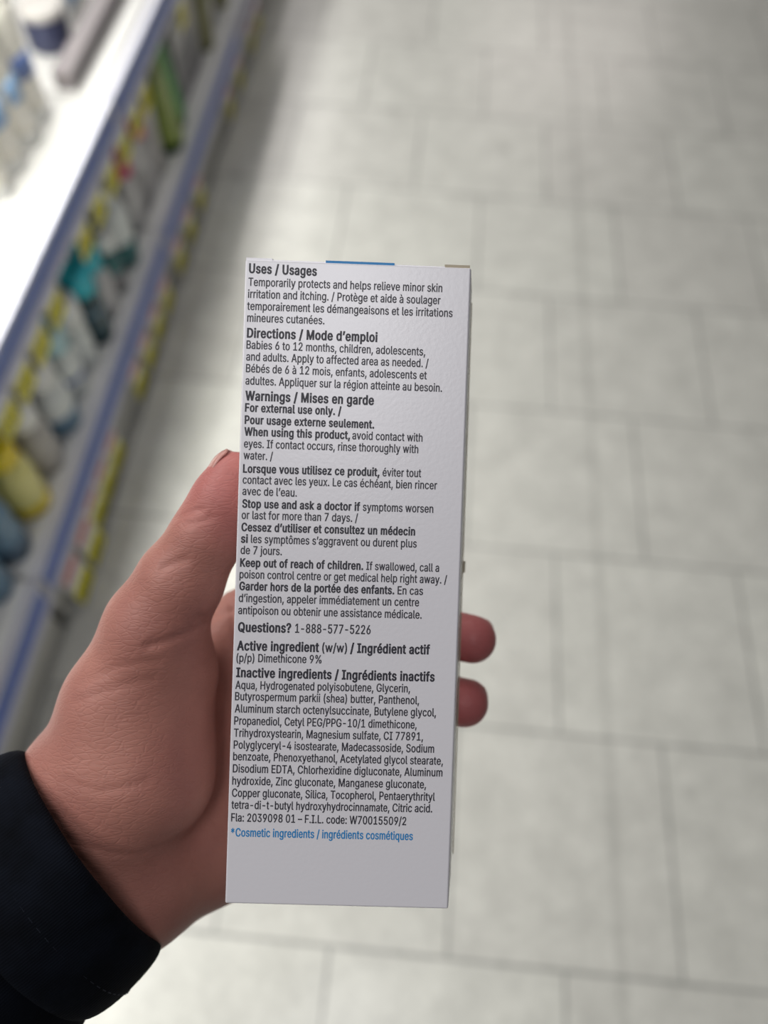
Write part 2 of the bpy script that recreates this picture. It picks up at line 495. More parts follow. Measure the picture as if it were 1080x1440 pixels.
bottle('lotion_bottle', 'pale grey bottle with a slate blue lower half, behind the bottom rail', 'bottle', (-0.552, 0.698, DECK), 0.142, 0.033, PALE, WHITE, capr=0.7, caph=0.042, band=(0.03, 0.42, SLATE))
bottle('lotion_bottle', 'pale grey bottle with a thin navy ring and a pale cyan cap', 'bottle', (-0.554, 0.770, DECK), 0.142, 0.029, PALE, CYANL, capr=0.75, caph=0.045, band=(0.36, 0.48, MARK))
bottle('lotion_bottle', 'slim pale grey bottle with a white cap beside the dark teal bottle', 'bottle', (-0.548, 0.828, DECK), 0.142, 0.022, PALE, WHITE, capr=0.9, caph=0.05)
bottle('shampoo_bottle', 'dark teal bottle with a cyan cap on the bottom shelf', 'bottle', (-0.545, 0.886, DECK), 0.145, 0.027, TEAL, CYAN, capr=0.85, caph=0.04, band=(0.62, 0.68, SLATE))
bottle('shampoo_bottle', 'warm grey bottle with a bright blue cap just beyond the dark teal bottle', 'bottle', (-0.552, 0.948, DECK), 0.135, 0.029, GREYL, CYAN, capr=0.72, caph=0.04)
bottle('lotion_bottle', 'slim dark green bottle with a white cap beyond the blue-capped bottle', 'bottle', (-0.540, 1.000, DECK), 0.12, 0.018, TEALM, WHITE, capr=0.8, caph=0.03, band=(0.05, 0.5, GREYD))
bottle('shampoo_bottle', 'pale grey green bottle with a teal band at its foot', 'bottle', (-0.556, 1.072, DECK), 0.165, 0.035, PALE, WHITE, capr=0.6, band=(0.03, 0.40, TEALM))
bottle('lotion_bottle', 'white bottle with a magenta cap, under the joint of the upper rail', 'bottle', (-0.555, 1.165, DECK), 0.155, 0.024, GREYL, PINKD, capr=0.9, caph=0.04)
carton('tall light grey carton with a darker print between the two pink-capped bottles', (-0.560, 1.215, DECK), 0.05, 0.045, 0.14, GREYL, GREYD, 0.05, 0.6)
bottle('lotion_bottle', 'white bottle with a pink cap, just before the green tubes', 'bottle', (-0.558, 1.268, DECK), 0.16, 0.024, GREYL, PINK, capr=0.9, caph=0.04)
carton('tall grey carton standing against the olive green tube', (-0.560, 1.322, DECK), 0.05, 0.042, 0.15, GREYL, GREY, 0.05, 0.7)
tube('squeeze_tube', 'large olive green tube standing on its dark green cap', (-0.553, 1.415, DECK), 0.18, 0.042, OLIVE, GREEND, rz=0.25, tilt=(0, 0.06))
tube('squeeze_tube', 'leaf green tube half hidden beyond the large olive green tube', (-0.556, 1.490, DECK), 0.17, 0.032, GREEN, GREEND, rz=0.2, tilt=(0, 0.03))
bottle('lotion_bottle', 'dark green bottle with a white cap behind the large olive green tube', 'bottle', (-0.625, 1.45, DECK), 0.20, 0.026, GREEND, WHITE)
carton('wide grey carton beyond the green tubes', (-0.575, 1.588, DECK), 0.06, 0.085, 0.17, GREYD, GREYL, 0.6, 0.9)
carton('second wide grey carton, before the khaki bottle', (-0.575, 1.690, DECK), 0.06, 0.085, 0.18, GREYD, GREY, 0.5, 0.9)
bottle('lotion_bottle', 'khaki bottle at the far end of the blue lower rail', 'bottle', (-0.555, 1.785, DECK), 0.17, 0.026, OLV2, CREAM)
carton('pale grey carton at the joint of the far shelf section', (-0.575, 1.858, DECK), 0.06, 0.06, 0.17, GREYL, OLV2, 0.4, 0.8)
bottle('lotion_bottle', 'khaki bottle standing on the far section with the lavender rail', 'bottle', (-0.565, 1.97, DECK), 0.17, 0.03, OLV2, WHITE)
carton('light grey carton farthest along the bottom shelf', (-0.575, 2.07, DECK), 0.06, 0.09, 0.18, GREYL, GREYD, 0.4, 0.8)

# upper shelf
TUBES = [
    (-0.640, 0.880, 'white tube with a blue mark at the left edge, front row of the upper shelf', MARK),
    (-0.642, 0.942, 'white tube with a light blue mark, second from the left in the front row', MARKL),
    (-0.640, 1.004, 'white tube with a light blue mark, third in the front row of the upper shelf', MARKL),
    (-0.644, 1.066, 'white tube with a blue mark, last in the front row before the jar', MARK),
    (-0.712, 0.905, 'white tube with a blue mark in the second row, at the left edge', MARK),
    (-0.714, 0.968, 'white tube with a blue mark in the second row, middle', MARK),
    (-0.712, 1.030, 'white tube with a blue mark in the second row, at its far end', MARK),
]
for x, y, lab, mk in TUBES:
    tube('squeeze_tube', lab, (x + 0.012, y + 0.035, UP), 0.16, 0.028, CREAM if x > -0.7 else WHITE, WHITE, mark=(0.42, 0.62, mk), rz=random.uniform(-0.2, 0.2), grp='white tubes on the upper shelf')
jar('cream_jar', 'navy jar with a pale grey lid on the upper shelf', (-0.668, 1.30, UP), 0.066, 0.036, NAVY, GREY, 0.014)
carton('pale bluish carton behind the white tubes on the upper shelf', (-0.760, 1.21, UP), 0.08, 0.12, 0.07, mat('board_pale_blue', (206, 216, 220), 0.5), PALE, 0.1, 0.4)
carton('white carton beyond the navy jar on the upper shelf', (-0.700, 1.43, UP), 0.09, 0.12, 0.09, WHITE, MARKL, 0.2, 0.5)

# ------------------------------------------------------------------ the carton held in the hand
BOARD = mat_board()
INK = mat('ink_dark', (44, 43, 52), 0.5, var=0.0)
INKB = mat('ink_blue', (36, 128, 190), 0.5, var=0.0)
RAW = mat('raw_board_edge', (172, 162, 142), 0.8)
mm = 0.001
BX = thing('cream_carton', 'white cardboard carton of skin cream held upright in the hand, printed with bilingual directions', 'carton', (0, 0, 0))
BX.matrix_world = Matrix.Translation((-0.01216, 0.0845, 0.96895)) @ Matrix(((0.997474, -0.060041, 0.037946), (0.071011, 0.854349, -0.514826), (-0.001508, 0.516220, 0.856455))).to_4x4()
HW, HH, DP = 29.21, 83.41, 36.0
bm = bmesh.new()
# slightly racked by the grip: the back is pushed a few millimetres sideways
rings = []
for z, sh in ((0, 0.0), (-DP * 0.5, 2.5), (-DP, 4.5)):
    rings.append([((-HW + sh) * mm, -HH * mm, z * mm), ((HW + sh - 0.4) * mm, -HH * mm, z * mm), ((HW + sh) * mm, HH * mm, z * mm), ((-HW + sh) * mm, HH * mm, z * mm)])
loft(rings, bm=bm)
bmesh.ops.recalc_face_normals(bm, faces=bm.faces)
bmesh.ops.bevel(bm, geom=[e for e in bm.edges if e.calc_face_angle(0) > 0.5], offset=0.45 * mm, segments=3, affect='EDGES', profile=0.5)
obj('carton_body', bm, BOARD, BX)


def sheet(pts, th):
    """thin board panel through the four points, th thick upward"""
    b = bmesh.new()
    loft([[Vector(p) * mm for p in pts], [(Vector(p) + Vector((0, th, 0))) * mm for p in pts]], bm=b)
    return b


f1 = obj('top_flap', sheet([(-22.3, HH - 0.05, -0.7), (22.5, HH - 0.15, -0.7), (26.5, HH - 0.1, -34), (-17.5, HH - 0.1, -34)], 0.42), BOARD, BX)
bm = bmesh.new()
box(bm, (-8.45 * mm, (HH + 0.0) * mm, -0.62 * mm), (9.38 * mm, (HH + 0.62) * mm, -0.35 * mm))
f2 = obj('blue_edge_bar', bm, INKB, f1); f2['label'] = 'blue printed bar on the edge of the top flap'
obj('dust_flap', sheet([(-29.0, HH - 0.1, -0.5), (-22.2, HH - 0.1, -0.5), (-20.0, HH - 0.1, -20), (-27, HH - 0.1, -20)], 0.75), BOARD, BX)
bm = sheet([(22.4, HH - 0.1, -0.9), (29.0, HH - 0.1, -0.9), (30.5, HH - 0.1, -18), (24.0, HH - 0.1, -18)], 1.0)
obj('dust_flap', bm, RAW, BX)['label'] = 'raw board edge of the right dust flap'
# glued side seam with a small torn nick
bm = bmesh.new()
loft([[((HW + 4.45) * mm, y * mm, -DP * mm * 0.999), ((HW + 4.85) * mm, y * mm, -DP * mm * 0.999), ((HW + 4.15) * mm, y * mm, -30 * mm), ((HW + 3.8) * mm, y * mm, -30 * mm)] for y in (-HH + 1, HH - 1)], bm=bm)
box(bm, ((HW + 4.4) * mm, 1.5 * mm, -35.8 * mm), ((HW + 5.4) * mm, 5.0 * mm, -35.2 * mm))
obj('side_seam', bm, RAW, BX)

# printed lines: style, words, then start and end of the baseline in millimetres from the centre of the front
TEXT = [
    ('h', 'Uses / Usages', -28.14, 80.01, -10.6, 79.89),
    ('r', 'Temporarily protects and helps relieve minor skin', -28.17, 76.66, 21.92, 76.89),
    ('r', 'irritation and itching. / Protège et aide à soulager', -28.2, 73.57, 21.57, 73.71),
    ('r', 'temporairement les démangeaisons et les irritations', -28.3, 70.47, 24.8, 70.53),
    ('r', 'mineures cutanées.', -28.2, 67.44, -8.26, 67.46),
    ('h', 'Directions / Mode d’emploi', -28.14, 63.38, 5.58, 63.43),
    ('r', 'Babies 6 to 12 months, children, adolescents,', -28.17, 60.48, 18.06, 60.32),
    ('r', 'and adults. Apply to affected area as needed. /', -28.14, 57.45, 19.01, 57.31),
    ('r', 'Bébés de 6 à 12 mois, enfants, adolescents et', -28.11, 54.42, 18.66, 54.19),
    ('r', 'adultes. Appliquer sur la région atteinte au besoin.', -28.14, 51.25, 22.72, 51.1),
    ('h', 'Warnings / Mises en garde', -28.08, 47.19, 5.21, 47.12),
    ('b', 'For external use only. /', -28.05, 44.28, -3.11, 44.18),
    ('b', 'Pour usage externe seulement.', -28.02, 41.12, 5.47, 41.04),
    ('b', 'When using this product,', -28.05, 38.08, -0.65, 38.06),
    ('r', 'avoid contact with', -0.13, 38.06, 18.09, 38.04),
    ('r', 'eyes. If contact occurs, rinse thoroughly with', -28.02, 34.98, 17.09, 35.02),
    ('r', 'water. /', -28.04, 31.98, -20.43, 31.9),
    ('b', 'Lorsque vous utilisez ce produit,', -28.07, 28.51, 7.26, 28.75),
    ('r', 'éviter tout', 8.01, 28.76, 18.05, 28.83),
    ('r', 'contact avec les yeux. Le cas échéant, bien rincer', -28.05, 25.65, 22.26, 25.82),
    ('r', 'avec de l’eau.', -28.03, 22.72, -13.95, 22.71),
    ('b', 'Stop use and ask a doctor if', -27.99, 19.46, 2.51, 19.62),
    ('r', 'symptoms worsen', 3.19, 19.62, 21.5, 19.72),
    ('r', 'or last for more than 7 days. /', -28.03, 16.53, 2.06, 16.69),
    ('b', 'Cessez d’utiliser et consultez un médecin', -28.0, 13.39, 16.98, 13.69),
    ('b', 'si', -28.05, 10.39, -26.21, 10.4),
    ('r', 'les symptômes s’aggravent ou durent plus', -25.46, 10.4, 17.5, 10.56),
    ('r', 'de 7 jours.', -28.02, 7.46, -17.34, 7.46),
    ('b', 'Keep out of reach of children.', -28.06, 4.19, 3.83, 4.35),
    ('r', 'If swallowed, call a', 4.58, 4.36, 23.52, 4.46),
    ('r', 'poison control centre or get medical help right away. /', -28.1, 1.18, 25.68, 1.44),
    ('b', 'Garder hors de la portée des enfants.', -28.07, -1.88, 12.09, -1.72),
    ('r', 'En cas', 12.91, -1.72, 19.55, -1.69),
    ('r', 'd’ingestion, appeler immédiatement un centre', -28.11, -4.96, 18.62, -4.67),
    ('r', 'antipoison ou obtenir une assistance médicale.', -28.15, -8.1, 19.41, -7.86),
    ('h', 'Questions?', -28.07, -12.67, -14.32, -12.52),
    ('R', '1-888-577-5226', -13.3, -12.51, 6.29, -12.3),
    ('h', 'Active ingredient', -28.18, -17.47, -6.93, -17.29),
    ('R', '(w/w)', -6.14, -17.28, 0.31, -17.23),
    ('h', '/ Ingrédient actif', 1.1, -17.22, 21.86, -17.04),
    ('r', '(p/p) Dimethicone 9%', -28.22, -20.49, -6.19, -20.26),
    ('h', 'Inactive ingredients / Ingrédients inactifs', -28.17, -24.43, 23.32, -24.06),
    ('r', 'Aqua, Hydrogenated polyisobutene, Glycerin,', -28.29, -27.53, 17.02, -27.12),
    ('r', 'Butyrospermum parkii (shea) butter, Panthenol,', -28.27, -30.47, 19.49, -30.15),
    ('r', 'Aluminum starch octenylsuccinate, Butylene glycol,', -28.24, -33.63, 23.99, -33.19),
    ('r', 'Propanediol, Cetyl PEG/PPG-10/1 dimethicone,', -28.29, -36.79, 19.06, -36.5),
    ('r', 'Trihydroxystearin, Magnesium sulfate, CI 77891,', -28.26, -39.95, 20.81, -39.56),
    ('r', 'Polyglyceryl-4 isostearate, Madecassoside, Sodium', -28.23, -43.04, 23.8, -42.64),
    ('r', 'benzoate, Phenoxyethanol, Acetylated glycol stearate,', -28.28, -46.06, 26.21, -45.75),
    ('r', 'Disodium EDTA, Chlorhexidine digluconate, Aluminum', -28.26, -49.22, 26.17, -48.78),
    ('r', 'hydroxide, Zinc gluconate, Manganese gluconate,', -28.3, -52.39, 22.02, -52.0),
    ('r', 'Copper gluconate, Silica, Tocopherol, Pentaerythrityl', -28.27, -55.55, 24.43, -55.18),
    ('r', 'tetra-di-t-butyl hydroxyhydrocinnamate, Citric acid.', -28.32, -58.65, 23.82, -58.23),
    ('r', 'Fla: 2039098 01 – F.I.L. code: W70015509/2', -28.29, -61.96, 17.16, -61.74),
    ('u', '*Cosmetic ingredients / ingrédients cosmétiques', -28.24, -65.85, 19.01, -65.59),
]
from mathutils.geometry import delaunay_2d_cdt
try:
    FONT = bpy.data.fonts.load(bpy.utils.system_resource('DATAFILES', path='fonts') + '/Inter.woff2')
except Exception:
    FONT = None
# cap height (mm), squeeze of the letters, stroke thickening (mm)
STY = {'r': (2.10, 0.76, 0.062), 'R': (2.32, 0.70, 0.066), 'b': (2.10, 0.80, 0.135), 'h': (2.38, 0.80, 0.155), 'u': (2.12, 0.72, 0.075)}


def raw_outline(body):
    """closed outlines of a string of letters as lists of points"""
    c = bpy.data.curves.new('line', 'FONT'); c.body = body
    if FONT:
        c.font = FONT
    c.size = 1.0; c.resolution_u = 3; c.fill_mode = 'NONE'
    o = bpy.data.objects.new('line', c); COL.objects.link(o)
    dg = bpy.context.evaluated_depsgraph_get(); dg.update()
    ev = o.evaluated_get(dg); me = ev.to_mesh()
    V = [(v.co.x, v.co.y) for v in me.vertices]
    nxt = {e.vertices[0]: e.vertices[1] for e in me.edges}
    for e in me.edges:                                  # the edge closing a loop runs last -> first
        i, j = e.vertices
        if abs(i - j) > 1:
            nxt[max(i, j)] = min(i, j)
        else:
            nxt[min(i, j)] = max(i, j)
    ev.to_mesh_clear(); bpy.data.objects.remove(o, do_unlink=True); bpy.data.curves.remove(c)
    loops, seen = [], set()
    for i in sorted(nxt):
        if i in seen:
            continue
        lp, k = [], i
        while k in nxt and k not in seen:
            seen.add(k); lp.append(V[k]); k = nxt[k]
        q = [lp[0]]
        for p in lp[1:]:
            if math.hypot(p[0] - q[-1][0], p[1] - q[-1][1]) > 1e-4:
                q.append(p)
        if len(q) > 2:
            loops.append(np.array(q))
    return loops


def left_edge(body):
    return min(l[:, 0].min() for l in raw_outline(body)[-1:])


CAPH = max(l[:, 1].max() for l in raw_outline('H'))
_adv, _gly = {}, {}
BAR0 = left_edge('||')


def advance(ch):
    if ch not in _adv:
        _adv[ch] = left_edge('|' + ch + '|') - BAR0
    return _adv[ch]


def glyph(ch, st):
    """filled letter in millimetres: verts, triangles"""
    if (ch, st) in _gly:
        return _gly[ch, st]
    cap, sq, wt = STY[st]
    loops = [l * np.array([sq, 1.0]) * cap / CAPH for l in raw_outline(ch)]
    area = lambda l: 0.5 * float(np.sum(l[:, 0] * np.roll(l[:, 1], -1) - np.roll(l[:, 0], -1) * l[:, 1]))
    big = max(loops, key=lambda l: abs(area(l))); sg = 1 if area(big) > 0 else -1
    out = []
    for l in loops:
        d = np.roll(l, -1, 0) - l; d /= np.linalg.norm(d, axis=1)[:, None] + 1e-12
        nn = np.c_[d[:, 1], -d[:, 0]] * sg
        m = nn + np.roll(nn, 1, 0); q = np.linalg.norm(m, axis=1)[:, None]
        m = m / np.maximum(q, 0.9) ** 2 * 2
        out.append(l + m * wt * np.array([1.0, 0.62]))
    vs, es = [], []
    for l in out:
        k = len(vs); vs += [Vector(p) for p in l]; es += [(k + i, k + (i + 1) % len(l)) for i in range(len(l))]
    r = delaunay_2d_cdt(vs, es, [], 0, 1e-6)
    P = np.array([(v.x, v.y) for v in r[0]]); T = np.array([f for f in r[2] if len(f) == 3])
    C = P[T].mean(1); wn = np.zeros(len(C))
    for l in out:
        a = l; b = np.roll(l, -1, 0)
        for p, q in zip(a, b):
            cr = (q[0] - p[0]) * (C[:, 1] - p[1]) - (C[:, 0] - p[0]) * (q[1] - p[1])
            wn += ((p[1] <= C[:, 1]) & (q[1] > C[:, 1]) & (cr > 0)).astype(int) - ((p[1] > C[:, 1]) & (q[1] <= C[:, 1]) & (cr < 0)).astype(int)
    _gly[ch, st] = (P, T[wn * sg > 0])
    return _gly[ch, st]


def print_lines(name, styles, m, label=None):
    AV, AF, n = [], [], 0
    for st, body, x0, y0, x1, y1 in TEXT:
        if st not in styles:
            continue
        cap, sq, wt = STY[st]
        pen, VV, FF, k = 0.0, [], [], 0
        for ch in body:
            if ch != ' ':
                P, T = glyph(ch, st)
                VV.append(P + np.array([pen, 0])); FF.append(T + k); k += len(P)
            pen += advance(ch) * sq * cap / CAPH + (0.8 if wt < 0.1 else 1.05) * wt
        V = np.concatenate(VV); F = np.concatenate(FF)
        lo, hi = V[:, 0].min(), V[:, 0].max()
        u = (V[:, 0] - lo) / (hi - lo)
        P = np.c_[x0 + u * (x1 - x0), y0 + u * (y1 - y0) + V[:, 1], np.full(len(V), 0.03)] * mm
        AV += P.tolist(); AF += (F + n).tolist(); n += len(P)
        if PRINT_FIT:
            print('FIT', st, round((x1 - x0) / (hi - lo), 3), body[:24])
    me = bpy.data.meshes.new(name); me.from_pydata(AV, [], AF); me.update()
    if sum(p.normal.z for p in me.polygons) < 0:
        me.flip_normals()
    o = link(name, me, m, BX)
    if label:
        o['label'] = label
    return o


PRINT_FIT = False
print_lines('printed_headings', ('h', 'b'), INK, 'bold black headings and warnings')
print_lines('printed_text', ('r', 'R'), INK, 'small black directions and ingredients')
print_lines('printed_note', ('u',), INKB, 'blue cosmetic ingredients note')

# ------------------------------------------------------------------ the person: hand, forearm, jacket sleeve
# joints are in millimetres in the frame of the held carton (x right, y up, z towards the eye)
HOLD = Matrix.Translation((-0.00462, 0.10179, 0.97898)) @ CAM_ROT.to_4x4()


class Field:
    def __init__(s, lo, hi, h):
        s.lo = np.array(lo, np.float32); s.h = h
        s.n = [int(math.ceil((hi[i] - lo[i]) / h)) for i in range(3)]
        s.F = np.full(s.n, 40.0, np.float32)
        s.ax = [s.lo[i] + np.arange(s.n[i], dtype=np.float32) * h for i in range(3)]

    def cone(s, a, b, k, sub=False):
        """round cone from a=(x,y,z,r) to b, blended with smooth minimum k"""
        a = np.array(a, np.float32); b = np.array(b, np.float32)
        R = max(a[3], b[3]) + k + 6
        sl = []
        for i in range(3):
            l = min(a[i], b[i]) - R; hgh = max(a[i], b[i]) + R
            i0 = max(0, int((l - s.lo[i]) / s.h)); i1 = min(s.n[i], int((hgh - s.lo[i]) / s.h) + 2)
            if i1 <= i0:
                return
            sl.append(slice(i0, i1))
        X, Y, Z = np.meshgrid(*[s.ax[i][sl[i]] for i in range(3)], indexing='ij', sparse=True)
        d = b[:3] - a[:3]; L2 = float(d @ d) + 1e-9
        t = np.clip(((X - a[0]) * d[0] + (Y - a[1]) * d[1] + (Z - a[2]) * d[2]) / L2, 0, 1)
        D = np.sqrt((X - a[0] - t * d[0]) ** 2 + (Y - a[1] - t * d[1]) ** 2 + (Z - a[2] - t * d[2]) ** 2) - (a[3] + t * (b[3] - a[3]))
        G = s.F[sl[0], sl[1], sl[2]]
        if sub:
            q = np.clip(0.5 - 0.5 * (G + D) / k, 0, 1)
            s.F[sl[0], sl[1], sl[2]] = G * (1 - q) - D * q + k * q * (1 - q)
        else:
            q = np.clip(0.5 + 0.5 * (G - D) / k, 0, 1)
            s.F[sl[0], sl[1], sl[2]] = G * (1 - q) + D * q - k * q * (1 - q)

    def chain(s, pts, k):
        for a, b in zip(pts[:-1], pts[1:]):
            s.cone(a, b, k)


def surface_nets(F, lo, h):
    S = F < 0
    nx, ny, nz = F.shape
    c = np.zeros((nx - 1, ny - 1, nz - 1), np.uint8)
    for dx in (0, 1):
        for dy in (0, 1):
            for dz in (0, 1):
                c += S[dx:nx - 1 + dx, dy:ny - 1 + dy, dz:nz - 1 + dz]
    act = (c > 0) & (c < 8)
    I = np.argwhere(act)
    idx = np.full(act.shape, -1, np.int64); idx[act] = np.arange(len(I))
    acc = np.zeros((len(I), 3)); cnt = np.zeros(len(I))
    for axis in range(3):
        o1, o2 = [a for a in range(3) if a != axis]
        for p in (0, 1):
            for q in (0, 1):
                A = I.copy(); A[:, o1] += p; A[:, o2] += q
                B = A.copy(); B[:, axis] += 1
                fa = F[A[:, 0], A[:, 1], A[:, 2]]; fb = F[B[:, 0], B[:, 1], B[:, 2]]
                m = (fa < 0) != (fb < 0)
                t = np.where(m, fa / np.where(m, fa - fb, 1), 0)
                P = A.astype(float); P[:, axis] += t
                acc[m] += P[m]; cnt[m] += 1
    V = acc / cnt[:, None] * h + lo
    faces = []
    for axis in range(3):
        o1, o2 = (axis + 1) % 3, (axis + 2) % 3
        sl0 = [slice(None)] * 3; sl1 = [slice(None)] * 3
        sl0[axis] = slice(0, -1); sl1[axis] = slice(1, None)
        a = S[tuple(sl0)]; b = S[tuple(sl1)]
        E = np.argwhere(a != b)
        E = E[(E[:, o1] > 0) & (E[:, o2] > 0) & (E[:, o1] < F.shape[o1] - 1) & (E[:, o2] < F.shape[o2] - 1)]
        ins = a[E[:, 0], E[:, 1], E[:, 2]]
        q = []
        for p1, p2 in ((0, 0), (1, 0), (1, 1), (0, 1)):
            C = E.copy(); C[:, o1] -= 1 - p1; C[:, o2] -= 1 - p2
            q.append(idx[C[:, 0], C[:, 1], C[:, 2]])
        Q = np.stack(q, 1)
        Q[~ins] = Q[~ins][:, ::-1]
        faces.append(Q)
    return V, np.concatenate(faces)


def J(x, y, z, r):
    return (x, y, z, r)


THUMB = [J(-41.9, 9.4, -16.5, 7.6), J(-44.9, 2.6, -16.5, 8.6), J(-50.0, -7.2, -17.0, 9.4), J(-57.9, -19.8, -19.0, 11.4), J(-65.7, -32.9, -22.0, 13.6), J(-77.5, -56.2, -26.0, 15.6), J(-85.9, -74.9, -29.0, 16.6)]
THENAR = [J(-65.3, -49.4, -33.0, 15), J(-73.7, -77.7, -31.0, 20), J(-83.4, -91.9, -32.0, 18.5)]
INDEX = [J(-47.4, -37.0, -64.0, 10.8), J(-12.2, -36.0, -64.0, 9.2), J(12.9, -38.5, -55.0, 8.2), J(28.2, -40.7, -47.0, 7.7)]
MIDDLE = [J(-41.5, -56.8, -68.0, 11), J(-4.9, -59.6, -67.0, 9.4), J(14.2, -60.9, -57.0, 8.4), J(25.7, -61.1, -47.2, 7.7)]
RING = [J(-39.4, -76.3, -67.0, 10.8), J(-9.8, -79.9, -66.0, 8.9), J(7.1, -79.9, -55.0, 8), J(14.7, -79.0, -46.2, 7.4)]
PINKY = [J(-41.1, -94.2, -62.0, 10), J(-19.1, -96.7, -59.0, 7.9), J(-4.6, -96.0, -51.0, 7.1), J(4.5, -94.9, -45.2, 6.6)]
FD = Field((-152, -158, -85), (40, 22, 14), 0.8)
FD.chain(THUMB, 5)
FD.chain(THENAR, 12)
for mc in (
    (J(-88.1, -88.1, -45.0, 14), INDEX[0]), (J(-88.3, -97.5, -52.0, 14), MIDDLE[0]), (J(-84.1, -106.0, -50.0, 15), RING[0]), (J(-77.9, -111.8, -45.0, 17), PINKY[0]),
    (J(-73.0, -113.3, -40.0, 17.5), J(-51.8, -111.5, -53.0, 15)), (J(-63.5, -56.0, -70.0, 12), J(-49.9, -45.0, -64.0, 11)),
    (J(-67.4, -78.9, -76.0, 13), J(-64.4, -106.1, -74.0, 14)),
    (J(-92.4, -83.5, -31.0, 14.5), J(-128.2, -133.1, -14.0, 17)), (J(-84.8, -97.5, -30.0, 17), J(-118.3, -142.0, -14.0, 19)), (J(-75.6, -113.8, -33.0, 14.5), J(-113.0, -148.4, -19.0, 14)),
    (J(-92.4, -83.5, -31.0, 14.5), J(-75.6, -113.8, -33.0, 14.5)),
):
    FD.cone(mc[0], mc[1], 10)
for fg in (INDEX, MIDDLE, RING, PINKY):
    FD.chain(fg, 1.6)
V, Q = surface_nets(FD.F, FD.lo, FD.h)
me = bpy.data.meshes.new('person'); me.from_pydata(V.tolist(), [], Q.tolist()); me.update()
# a little smoothing, then creases pressed into the skin
bm = bmesh.new(); bm.from_mesh(me)
for _ in range(3):
    bmesh.ops.smooth_vert(bm, verts=bm.verts, factor=0.5, use_axis_x=True, use_axis_y=True, use_axis_z=True)
bm.normal_update(); bm.to_mesh(me); bm.free(); me.update()
n = len(me.vertices)
V = np.empty(n * 3); me.vertices.foreach_get('co', V); V = V.reshape(-1, 3)
NRM = np.empty(n * 3); me.vertices.foreach_get('normal', NRM); NRM = NRM.reshape(-1, 3)
CREASES = [
    ([J(-63.5, -36.1, -12.0, 0), J(-57.2, -34.5, -14.0, 0), J(-51.2, -32.5, -18.0, 0), J(-46.5, -29.7, -24.0, 0)], 0.65, 1.3),
    ([J(-50.8, -29.6, -26.0, 0), J(-48.9, -35.5, -35.0, 0), J(-47.3, -43.1, -40.0, 0)], 0.8, 1.4),
    ([J(-59.4, -14.9, -10.0, 0), J(-56.1, -13.5, -10.0, 0), J(-53.4, -12.8, -10.0, 0)], 0.5, 1.2),
    ([J(-56.9, -1.4, -10.0, 0), J(-52.6, -0.4, -10.0, 0), J(-48.8, 0.8, -10.0, 0)], 0.35, 1.0),
    ([J(-53.8, -3.3, -10.0, 0), J(-49.4, -2.5, -10.0, 0), J(-46.5, -1.5, -10.0, 0)], 0.3, 1.0),
    ([J(-85.6, -88.8, -15.0, 0), J(-76.2, -92.8, -12.0, 0), J(-68.4, -95.4, -12.0, 0), J(-60.7, -94.7, -14.0, 0), J(-55.3, -91.6, -16.0, 0)], 0.28, 1.2),
    ([J(-86.4, -72.6, -13.0, 0), J(-76.2, -75.2, -12.0, 0), J(-64.5, -73.3, -12.0, 0)], 0.25, 1.3),
    ([J(-89.6, -83.2, -15.0, 0), J(-84.4, -92.7, -14.0, 0), J(-78.9, -99.6, -14.0, 0)], 0.35, 1.2),
    ([J(-83.4, -47.1, -13.0, 0), J(-72.0, -41.8, -11.0, 0), J(-61.3, -40.4, -11.0, 0)], 0.22, 1.2),
    ([J(-84.8, -52.0, -13.0, 0), J(-72.9, -47.6, -11.0, 0), J(-63.2, -45.7, -11.0, 0)], 0.2, 1.2),
]
disp = np.zeros(n)
for pts, depth, wd in CREASES:
    best = np.full(n, 1e9)
    for a, b in zip(pts[:-1], pts[1:]):
        a = np.array(a[:2]); b = np.array(b[:2]); d = b - a
        t = np.clip(((V[:, :2] - a) @ d) / (d @ d), 0, 1)
        best = np.minimum(best, np.linalg.norm(V[:, :2] - a - t[:, None] * d, axis=1))
    disp -= depth * np.exp(-(best / wd) ** 2) * np.clip(NRM[:, 2] * 1.5, 0, 1)
V = V + NRM * disp[:, None]
flush = np.zeros(n)
for p in (INDEX[3], MIDDLE[3], RING[3], PINKY[3]):
    flush = np.maximum(flush, np.clip(1.25 - np.linalg.norm(V - np.array(p[:3]), axis=1) / 22, 0, 0.9))
for p in (THUMB[0],):
    flush = np.maximum(flush, np.clip(0.9 - np.linalg.norm(V - np.array(p[:3]), axis=1) / 26, 0, 0.5))
me.vertices.foreach_set('co', (V * mm).ravel())
at = me.attributes.new('flush', 'FLOAT', 'POINT'); at.data.foreach_set('value', flush.astype(np.float32))
me.update()
SKIN = mat_skin()
person = link('person', me, SKIN, None, True)
person.matrix_world = HOLD
tag(person, 'left hand of a person in a dark navy jacket sleeve, gripping the white carton', 'person')

# nails
NAIL = mat('nail', (190, 136, 126), 0.25)


